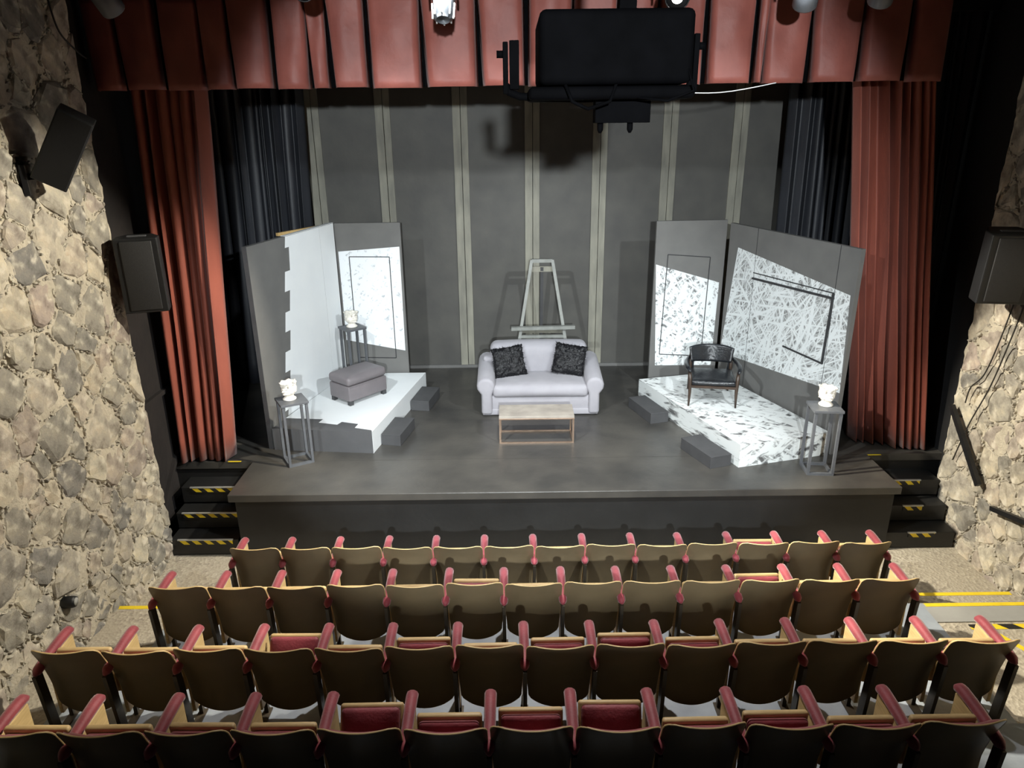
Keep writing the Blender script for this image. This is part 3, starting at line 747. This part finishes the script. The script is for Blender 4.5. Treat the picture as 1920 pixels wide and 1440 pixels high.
# ================================================================== PEDESTALS AND PLANTERS
def pedestal(loc, rz, label, s=.30, h=.80):
    t = empty('pedestal', loc, rz); tag(t, label, 'pedestal', 'grey metal pedestals')
    a = s / 2; wd = .03
    box('top_plate', -a - .012, a + .012, -a - .012, a + .012, h - .03, h, GREYM, t, .003)
    for x in (-1, 1):
        for y in (-1, 1): box('leg', x * a - (wd if x > 0 else 0), x * a + (0 if x > 0 else wd), y * a - (wd if y > 0 else 0), y * a + (0 if y > 0 else wd), 0, h - .03, GREYM, t)
    for s_ in (-1, 1):
        y = s_ * (a - wd / 2); box('base_rail', -a + wd, a - wd, y - wd / 2, y + wd / 2, 0, .03, GREYM, t)
        box('base_rail', y - wd / 2, y + wd / 2, -a + wd, a - wd, 0, .03, GREYM, t)
def planter(loc, rz, label):
    """classical head planter: foot, neck, face turned to -y, curled hair, open rim"""
    t = empty('head_planter', loc, rz); t.scale = (1.15, 1.15, 1.15); tag(t, label, 'planter', 'white plaster head planters')
    n, nz = 36, 30; v, f = [], []
    H = .19
    for j in range(nz + 1):
        z = .026 + (H - .026) * j / nz; q = j / nz
        if q < .16: r = .047 - .004 * math.sin(q / .16 * math.pi)
        elif q < .30: r = .046 + .020 * math.sin((q - .16) / .14 * math.pi / 2)
        elif q < .80: r = .066 + .004 * math.sin((q - .30) / .50 * math.pi)
        else: r = .066 + .012 * (q - .80) / .20
        for k in range(n):
            a = 2 * math.pi * k / n; c = math.cos(a + math.pi / 2); fr = max(0, c)   # 1 at the face (-y)
            rr = r
            g = lambda x, m0, s_: math.exp(-((x - m0) / s_) ** 2)
            da = math.atan2(math.sin(a + math.pi / 2), math.cos(a + math.pi / 2))
            rr += .026 * g(da, 0, .17) * g(q, .48, .055)           # nose
            rr += .012 * g(da, 0, .12) * g(q, .57, .06)            # bridge
            rr += .012 * g(da, 0, .60) * g(q, .645, .03)           # brow
            rr -= .014 * (g(da, .36, .18) + g(da, -.36, .18)) * g(q, .565, .035)   # eye sockets
            rr += .010 * g(da, 0, .24) * g(q, .375, .022)          # lips
            rr -= .006 * g(da, 0, .22) * g(q, .415, .014)
            rr += .016 * g(da, 0, .30) * g(q, .275, .04)           # chin
            rr += .006 * g(abs(da), .75, .25) * g(q, .47, .08)     # cheeks
            if q > .30 and (abs(da) > .95 or q > .74):            # hair curls
                rr += .009 + .010 * math.sin(da * 8 + (q * 30)) * math.sin(q * 42)
            rr += .012 * g(abs(da), 1.4, .12) * g(q, .5, .06)      # ears
            v.append((rr * math.cos(a) * .92, -rr * math.sin(-a) * 1.05 if False else rr * math.sin(a) * 1.05, z + (.006 * math.sin(da * 7) if j == nz else 0)))
    for j in range(nz):
        for k in range(n):
            a, b = j * n + k, j * n + (k + 1) % n; f.append((a, b, b + n, a + n))
    # inside of the open crown
    base = len(v)
    for k in range(n):
        p = v[nz * n + k]; v.append((p[0] * .82, p[1] * .82, p[2] - .002))
    for k in range(n):
        p = v[nz * n + k]; v.append((p[0] * .7, p[1] * .7, .10))
    for k in range(n):
        kk = (k + 1) % n
        f.append((nz * n + k, nz * n + kk, base + kk, base + k)); f.append((base + k, base + kk, base + n + kk, base + n + k))
    f.append(tuple(base + n + k for k in range(n)))
    mesh('head', v, f, PLASTER, t, True)
    lathe('foot', [(.064, 0), (.068, .006), (.068, .014), (.056, .024), (.047, .034), (.044, .045)], PLASTER, t, 24)
pedestal((-2.61, 7.945, ZS), R(30), 'grey open-frame pedestal at the stage front beside left stairs')
planter((-2.63, 7.95, ZS + .80), R(-25), 'white head planter on the pedestal nearest the left stairs')
pedestal((-2.29, 10.02, PZ), R(38), 'grey open-frame pedestal on the white platform behind the ottoman', .28, .82)
planter((-2.29, 10.02, PZ + .82), R(60), 'white head planter on the pedestal behind the ottoman')
pedestal((3.53, 7.53, ZS), R(-5), 'grey open-frame pedestal in front of the right scribbled flat')
planter((3.545, 7.56, ZS + .80), R(10), 'white head planter on the pedestal at the right stage front')
# ================================================================== ARMCHAIR
ch = empty('armchair', (2.68, 9.10, PZ), R(-10)); ch.scale = (1, 1, .83); tag(ch, 'black leather armchair with dark wooden legs on flecked platform', 'armchair')
for s in (-1, 1):
    tube('front_leg', [(s * .30, -.30, 0), (s * .295, -.285, .22), (s * .30, -.27, .44), (s * .31, -.24, .57)], .02, WALNUT, ch, 8, [.012, .02, .026, .022])
    tube('rear_leg', [(s * .27, .36, 0), (s * .265, .30, .25), (s * .27, .27, .5), (s * .265, .33, .72)], .02, WALNUT, ch, 8, [.013, .022, .024, .018])
    pts = [(s * .305, -.30, .575), (s * .33, -.20, .60), (s * .34, 0, .585), (s * .33, .16, .575), (s * .285, .30, .60)]
    tube('armrest', pts, .026, LEATHER, ch, 8, [.018, .032, .034, .030, .022])
    tube('side_rail', [(s * .29, -.28, .34), (s * .265, .29, .30)], .02, WALNUT, ch, 6)
rbox('seat', -.29, .29, -.29, .27, .33, .43, .035, LEATHER, ch, 4, .015)
bar('front_rail', (-.29, -.285, .325), (.29, -.285, .325), .03, WALNUT, ch, wy=.04)
v, f = [], []; nu, nv = 16, 8
for sgn in (0, 1):
    for j in range(nv + 1):
        for i in range(nu + 1):
            u = -1 + 2 * i / nu; q = j / nv
            hw = .265 + .035 * q; x = u * hw
            zl = .515 + .03 * (u * u); zt = .80 - .03 * u ** 4
            y = .33 - .11 * u * u + .05 * q + (.035 if sgn else 0) * (1 - abs(2 * q - 1) ** 4 * .7)
            v.append((x, y, zl + (zt - zl) * q))
M_ = (nu + 1) * (nv + 1)
for j in range(nv):
    for i in range(nu):
        a = j * (nu + 1) + i; f.append((a, a + 1, a + nu + 2, a + nu + 1)); b = a + M_; f.append((b, b + nu + 1, b + nu + 2, b + 1))
rim = list(range(nu)) + [j * (nu + 1) + nu for j in range(nv)] + [nv * (nu + 1) + i for i in range(nu, 0, -1)] + [j * (nu + 1) for j in range(nv, 0, -1)]
for k in range(len(rim)):
    a, b = rim[k], rim[(k + 1) % len(rim)]; f.append((b, a, a + M_, b + M_))
mesh('backrest', v, f, LEATHER, ch, True)
for s in (-1, 1): bar('back_upright', (s * .235, .31, .30), (s * .245, .27, .60), .04, LEATHER, ch, wy=.02)
# ================================================================== LOUDSPEAKERS
def loudspeaker(loc, rz, tilt, wd, hg, dp, label, wall_dir):
    t = empty('loudspeaker', loc, rz); tag(t, label, 'loudspeaker', 'wall loudspeakers')
    prof = [(-wd / 2, -dp / 2), (wd / 2, -dp / 2), (wd / 2, .0), (wd * .30, dp / 2), (-wd * .30, dp / 2), (-wd / 2, 0)]
    prism('cabinet', prof, -hg / 2, hg / 2, BPLAST, t, .012, rot=(tilt, 0, 0))
    g = rbox('grille', -wd * .36, wd * .36, -dp / 2 - .012, -dp / 2 + .01, -hg * .46, hg * .46, .008, BGRILLE, t, rot=(tilt, 0, 0))
    box('top_handle', -wd * .22, wd * .22, -.05, -.0, hg / 2 - .002, hg / 2 + .012, GREYM, t, .004, rot=(tilt, 0, 0))
    bar('bracket', (0, dp * .35, -.05), wall_dir, .05, BMETAL, t)
    return t
loudspeaker((-3.70, 7.22, 3.31), R(18), R(0), .40, .74, .34, 'black loudspeaker between the left stone wall and red curtain', (-.20, .17, -.05))
loudspeaker((4.79, 6.98, 3.33), R(-10), R(6), .44, .68, .36, 'black loudspeaker high on the right stone wall', (.24, .12, 0))
t = empty('loudspeaker', (-3.64, 6.2, 4.54), R(28)); tag(t, 'flat tilted black loudspeaker high on the left stone wall', 'loudspeaker', 'wall loudspeakers')
box('cabinet', -.135, .135, -.11, .11, -.31, .31, BPLAST, t, .01, rot=(R(14), R(30), 0))
box('grille', -.125, .125, -.120, -.108, -.30, .30, BPLAST, t, .004, rot=(R(14), R(30), 0))
bar('bracket', (-.05, .05, -.20), (-.30, .13, -.22), .05, BMETAL, t)
box('mounting_plate', -.34, -.30, -.02, .22, -.36, -.12, BMETAL, t)
# ================================================================== PROJECTOR IN ITS CRADLE
pj = empty('projector', (.45, 3.6, 4.72)); tag(pj, 'large black projector hanging in a curved cradle before the valance', 'projector')
rbox('body', -.315, .355, -.2, .32, .13, .43, .03, PROJ, pj)
rbox('lower_housing', -.36, .38, -.17, .30, .07, .125, .02, PROJ, pj)
lathe('lens', [(.085, .28), (.09, .36), (.075, .40), (.06, .39)], PROJ, pj, 20, 'Y', loc=(.1, 0, .26))
for s, x, zt in ((-1, -.462, .32), (1, .405, .345)):
    box('yoke_arm', x - .012, x + .012, -.03, .03, .10, zt, PROJ, pj, .004)
    box('pivot_plate', x + s * -.04 - .022, x + s * -.04 + .022, -.04, .04, .12 if s < 0 else .17, zt + .005, PROJ, pj, .004)
    tube('knob', [(x + s * .012, 0, zt - .05), (x + s * .04, 0, zt - .05)], .016, PROJ, pj)
pts = [(-.462, 0, .14)] + [(-.462 + .13 * (1 - math.cos(R(a))), 0, .14 - .045 * math.sin(R(a)) - .01) for a in (30, 60, 90)] + [(-.1, 0, .078), (.2, 0, .085)] + [(.405 - .14 * (1 - math.cos(R(a))), 0, .16 - .06 * math.sin(R(a)) - .01) for a in (90, 60, 30)] + [(.405, 0, .2)]
tube('cradle_tube', pts, .018, PROJ, pj, 10)
bar('mast', (.08, .02, .02), (.13, .02, 2.68), .075, PROJ, pj)
box('clamp_plate', -.05, .205, -.05, .05, -.03, .065, PROJ, pj, .003)
for x in (-.02, .12): lathe('bolt', [(.006, -.065), (.014, -.05), (.014, -.02)], PROJ, pj, 8, loc=(x, 0, -.01))
tube('cable', [(-.2, -.19, .13), (-.17, -.21, .06), (-.1, -.2, .03), (0, -.17, .06), (.05, -.16, .2)], .008, PROJ, pj)
tube('cable', [(.33, -.19, .2), (.36, -.21, .1), (.25, -.2, .06), (.1, -.15, .08)], .006, PROJ, pj)
# ================================================================== STAGE LIGHT FIXTURES ON THE PIPE
pp = tag(tube('lighting_pipe', [(-3.9, 6.6, 6.0), (5.0, 6.6, 6.0)], .025, BMETAL, n=10), 'black lighting pipe above the stage front', 'pipe')
origin_to(pp, (.5, 6.6, 6.0))
def fixture(loc, aim, label, lit=False, L=.36, r=.10):
    t = empty('stage_light', loc); tag(t, label, 'stage light', 'stage lights on the pipe')
    d = Vector(aim) - Vector(loc); q = d.to_track_quat('Y', 'Z').to_euler()
    lathe('can', [(r * .55, -L * .55), (r * .8, -L * .5), (r * .86, -L * .1), (r, -L * .02), (r, L * .42), (r * .93, L * .45), (r * .90, L * .42)], GREYM if not lit else BPLAST, t, 20, 'Y', rot=q)
    for k in range(8):
        a = 2 * math.pi * k / 8
        bar('cooling_fin', (r * .84 * math.cos(a), -L * .52, r * .84 * math.sin(a)), (r * .92 * math.cos(a), -L * .15, r * .92 * math.sin(a)), .012, SILVER, t, rot=q)
    v, f = lathe_vf([(.001, L * .40), (r * .88, L * .405), (r * .88, L * .41), (.001, L * .43)], 20, 'Y')
    mesh('lens', v, f, GLOW if lit else BPLAST, t, True, rot=q)
    dz = 6.0 - loc[2]
    tube('yoke', [(-r - .02, 0, 0), (-r - .02, 0, dz * .6), (0, 0, dz * .7), (r + .02, 0, dz * .6), (r + .02, 0, 0)], .012, BMETAL, t)
    tube('clamp', [(0, 0, dz * .65), (0, 0, dz)], .025, BMETAL, t)
fixture((-.52, 6.6, 5.66), (-.50, 7.2, 6.8), 'grey ribbed stage light hanging left of the projector')
fixture((1.39, 6.6, 5.68), (.7, 3.4, 4.2), 'glowing stage light hanging right of the projector', True)
fixture((-1.66, 6.6, 5.78), (-.8, 3.4, 4.2), 'glowing stage light at the picture top, left half', True)
fixture((2.45, 6.6, 5.70), (3.0, 9, 3.0), 'dark stage light above the right end of the valance')
fixture((3.08, 6.6, 5.72), (3.4, 9, 3.0), 'dark stage light nearest the right stone wall')
fixture((-3.30, 6.6, 5.72), (-2.6, 9, 3.0), 'dark stage light nearest the left stone wall')
# ================================================================== CABLES, RAILS, TAPES, ROCK
def cable(name, pts, r, m, label, cat='cable', group=None):
    P = [Vector(p) for p in pts]; out = []
    for i in range(len(P) - 1):
        p0, p1, p2, p3 = P[max(i - 1, 0)], P[i], P[i + 1], P[min(i + 2, len(P) - 1)]
        for k in range(6):
            t = k / 6; out.append(.5 * ((2 * p1) + (p2 - p0) * t + (2 * p0 - 5 * p1 + 4 * p2 - p3) * t * t + (3 * p1 - p0 - 3 * p2 + p3) * t ** 3))
    out.append(P[-1]); o = tube(name, [p - P[0] for p in out], r, m, n=6); o.location = P[0]
    return tag(o, label, cat, group)
cable('hanging_cable', [(1.0, 7.575, 5.05), (1.43, 7.53, 4.975), (2.05, 7.53, 4.945), (2.72, 7.575, 5.05)], .005, WIRE, 'thin white cable sagging below the valance')
cable('wall_cable', [(-3.9, 6.86, 5.9), (-3.9, 6.88, 5.70), (-3.9, 6.95, 5.48), (-3.88, 7.14, 5.34), (-3.9, 7.3, 5.30)], .008, BWIRE, 'black cable drooping at the top of left stone wall')
cable('wall_cable', [(5.06, 7.05, 3.0), (5.04, 7.12, 2.5), (5.05, 7.25, 2.1), (5.04, 7.40, 1.9), (5.05, 7.45, 1.7)], .007, BWIRE, 'thin cable down the right stone wall, nearer the curtain', 'cable', 'cables on the right stone wall')
cable('wall_cable', [(5.06, 6.90, 3.0), (5.04, 6.98, 2.5), (5.05, 7.12, 2.0), (5.04, 7.30, 1.5), (5.05, 7.45, 1.0)], .007, BWIRE, 'thin cable down the right stone wall, crossing behind the handrail', 'cable', 'cables on the right stone wall')
hr = empty('handrail', (5.02, 7.62, 1.60)); tag(hr, 'black wooden handrail on the right wall above the stairs', 'handrail')
bar('rail', (0, 0, 0), (0, -.71, -.645), .045, BMETAL, hr, wy=.06)
for k in (.12, .85): bar('bracket', (0, -.71 * k, -.645 * k), (.10, -.71 * k, -.645 * k - .03), .02, BMETAL, hr)
hr = empty('handrail', (5.02, 6.64, .83)); tag(hr, 'short black handrail end low at the right picture edge', 'handrail')
bar('rail', (0, 0, 0), (0, -1.2, .30), .045, BMETAL, hr, wy=.05)
for k in (.2, .8): bar('bracket', (0, -1.2 * k, .3 * k), (.10, -1.2 * k, .3 * k - .02), .02, BMETAL, hr)
def tape(x0, x1, y0, y1, z, m, label, rz=0):
    o = box('floor_tape', -(x1 - x0) / 2, (x1 - x0) / 2, -(y1 - y0) / 2, (y1 - y0) / 2, 0, .003, m, loc=((x0 + x1) / 2, (y0 + y1) / 2, z), rot=(0, 0, rz))
    return tag(o, label, 'tape', 'floor marking tapes')
tape(4.0, 5.05, 6.115, 6.165, .13, YELLOW, 'yellow tape on the step edge in the right aisle, nearer the stage')
tape(3.97, 5.12, 5.775, 5.825, .26, YELLOW, 'yellow tape on the step edge in the right aisle, farther from the stage')
tape(-3.99, -3.32, 5.965, 6.015, .20, YELLOW, 'yellow tape on the left aisle step by the second row')
tape(-3.95, -3.30, 5.195, 5.245, .30, YELLOW, 'yellow tape on the left aisle step by the third row')
tape(4.22, 5.12, 5.45, 5.52, .25, HAZF, 'black and yellow hazard tape on the right aisle floor')
tape(4.20, 4.75, 5.235, 5.285, .25, YELLOW, 'slanting yellow tape on the right aisle floor', R(-62))
pe = empty('pipe_end', (-3.99, 5.31, .77)); tag(pe, 'short dark round pipe end sticking out of the left stone wall', 'pipe end')
tube('pipe', [(-.02, 0, 0), (.10, .015, .0), (.12, .017, .0)], .05, BPLAST, pe, 18, [.054, .052, .046])
tube('cap', [(.118, .017, 0), (.126, .018, 0)], .036, CONC, pe, 18)
# ================================================================== THEATRE SEATS
SW = .49
def shell_grid(off):
    nx, nv = 14, 18; H = .64; P = []
    for j in range(nv + 1):
        q = .5 - .5 * math.cos(math.pi * j / nv); q = .6 * q + .4 * j / nv; vv = H * q
        if vv < .07: hw = .145 + .078 * math.sin(vv / .07 * math.pi / 2)
        else: hw = .223 + .018 * min(1, (vv - .07) / .25)
        rt = .075
        if vv > H - rt: hw -= .8 * (rt - math.sqrt(max(0, rt * rt - (vv - (H - rt)) ** 2)))
        for i in range(nx + 1):
            s = -1 + 2 * i / nx; x = s * hw
            dip = .006 * (1 - (abs(x) / .238) ** 2) * max(0, (q - .55) / .45)
            low = .03 * (1 - s * s) * max(0, 1 - q / .3)
            y = -.16 * q + .045 * math.sin(q * math.pi) + .050 * (x / .238) ** 2 * (.5 + .5 * q) - .02 * (1 - q) ** 2 * 0 + off
            P.append(Vector((x, y, vv - dip - low)))
    return P, nx, nv
def grid_rim(nx, nv): return list(range(nx)) + [j * (nx + 1) + nx for j in range(nv)] + [nv * (nx + 1) + i for i in range(nx, 0, -1)] + [j * (nx + 1) for j in range(nv, 0, -1)]
def make_seat():
    t = empty('theatre_seat')
    tag(t, 'x', 'theatre seat', 'theatre seats')
    A, nx, nv = shell_grid(0); B, _, _ = shell_grid(.010)
    n = len(A); v = A + B; f = []
    for j in range(nv):
        for i in range(nx):
            a = j * (nx + 1) + i; f.append((a, a + 1, a + nx + 2, a + nx + 1)); b = a + n; f.append((b, b + nx + 1, b + nx + 2, b + 1))
    ex = dict(loc=(0, .145, .205))
    sh_ = mesh('backrest', v, f, SHELL, t, True, **ex)
    rim = grid_rim(nx, nv); c = Vector((0, 0, .32)); ev, ef = [], []
    for k in rim:
        o_ = (A[k] - c); o_.y = 0; o_ = o_.normalized() * .0014
        ev += [A[k] - o_ * 1.2 + Vector((0, -.0015, 0)), A[k] + o_ + Vector((0, .001, 0)), B[k] + o_ + Vector((0, -.001, 0)), B[k] - o_ * 1.2 + Vector((0, .0015, 0))]
    m_ = len(rim)
    for k in range(m_):
        a, b = 4 * k, 4 * ((k + 1) % m_)
        for q in range(3): ef.append((b + q, a + q, a + q + 1, b + q + 1))
    mesh('edge_band', ev, ef, PLY, sh_, True)
    # front cushion
    ii = [j * (nx + 1) + i for j in range(1, nv - 1) for i in range(1, nx)]; w_ = nx - 1; h_ = nv - 2
    cv = [B[k] + Vector((0, .001, 0)) for k in ii]; nc = len(cv); cf = []
    for k in range(nc):
        a, b = k % w_, k // w_; e = 0 if a in (0, w_ - 1) or b in (0, h_ - 1) else 1
        cv.append(cv[k] + Vector((0, .018 + .022 * e, 0)))
    for j in range(h_ - 1):
        for i in range(w_ - 1):
            a = j * w_ + i + nc; cf.append((a, a + w_, a + w_ + 1, a + 1))
    rm = grid_rim(w_ - 1, h_ - 1)
    for k in range(len(rm)):
        a, b = rm[k], rm[(k + 1) % len(rm)]; cf.append((b, a, a + nc, b + nc))
    mesh('back_cushion', cv, cf, REDU, sh_, True)
    # tip-up seat on its pivot
    pan = rbox('seat_board', -.20, .20, -.04, .375, -.045, 0, .018, PLY, t, 3, loc=(0, .258, .295))
    rbox('seat_cushion', -.185, .185, -.035, .36, .0, .055, .028, REDU, pan, 4, .012)
    return t, pan
def make_standard(parent, x):
    box('side_panel', x - .014, x + .014, .20, .50, .12, .60, PLY, parent, .004)
    bar('leg', (x, .115, 0), (x, .07, .60), .028, LEG, parent, wy=.075)
    box('foot', x - .03, x + .03, .04, .34, 0, .012, LEG, parent)
    bar('front_leg', (x, .30, 0), (x, .30, .14), .03, LEG, parent)
    # padded armrest, rounded at both ends and dipping to the rear
    v, f = [], []; n, sg = 14, 10
    for i in range(n + 1):
        q = i / n; y = .045 + .485 * q
        e = min(q, 1 - q) / .10; e = math.sqrt(max(0, 1 - (1 - min(1, e)) ** 2)) * .999 + .001
        wd = (.034 + .006 * q) * (.35 + .65 * e); hg = .036 * (.3 + .7 * e); z = .622 + .03 * math.sin(q * math.pi * .6) - .012 * (1 - q) ** 3
        if q > .9: z -= .02 * (q - .9) / .1
        for k in range(sg):
            a = 2 * math.pi * k / sg; v.append((x + wd * math.cos(a), y, z + hg * math.sin(a)))
    for i in range(n):
        for k in range(sg):
            a, b = i * sg + k, i * sg + (k + 1) % sg; f.append((a, a + sg, b + sg, b))
    f.append(tuple(range(sg))); f.append(tuple(range(n * sg, (n + 1) * sg))[::-1])
    mesh('armrest', v, f, REDU, parent, True)
ORD = ['first', 'second', 'third', 'fourth', 'fifth', 'sixth', 'seventh', 'eighth', 'ninth', 'tenth', 'eleventh', 'twelfth', 'thirteenth', 'fourteenth']
proto, _ = make_seat(); make_standard(proto, -.25)
endp, _ = make_seat(); make_standard(endp, -.25); make_standard(endp, .25)
rows = [  # left edge x, number, y of the back top, floor height, name, tipped seats {index: angle}
    (-2.79, 13, 6.00, .0, 'the row nearest the stage', {10: 72}),
    (-3.08, 13, 5.03, .26, 'the second row from the stage', {5: 80, 10: 70}),
    (-3.42, 14, 4.07, .43, 'the third row from the stage', {3: 60, 5: 82, 7: 86, 8: 76, 9: 88}),
    (-3.15, 12, 3.15, .63, 'the bottom row of the photo', {4: 60, 6: 78, 7: 60, 5: 86, 9: 88}),
]
used = {'p': False, 'e': False}
for ri, (x0, n, yb, zf, rn, tips) in enumerate(rows):
    rr = random.Random(40 + ri)
    for k in range(n):
        last = k == n - 1; key = 'e' if last else 'p'; src = endp if last else proto
        if not used[key]: o = src; used[key] = True
        else: o = copy_tree(src)
        o.location = (x0 + .4985 * (k + .5), yb, zf); o.rotation_euler = (0, 0, R(rr.uniform(-.8, .8)))
        ang = tips.get(k, rr.uniform(94, 97)); extra = 'half-open ' if ang < 65 else ''
        o['label'] = f'{extra}brown theatre seat, {ORD[k]} from the left in {rn}'
        for c_ in o.children:
            if c_.name.startswith('seat_board'): c_.rotation_euler = (R(ang), 0, 0)
            if c_.name.startswith('backrest'): c_.rotation_euler = (R(rr.uniform(-1, 1)), 0, R(rr.uniform(-1, 1)))
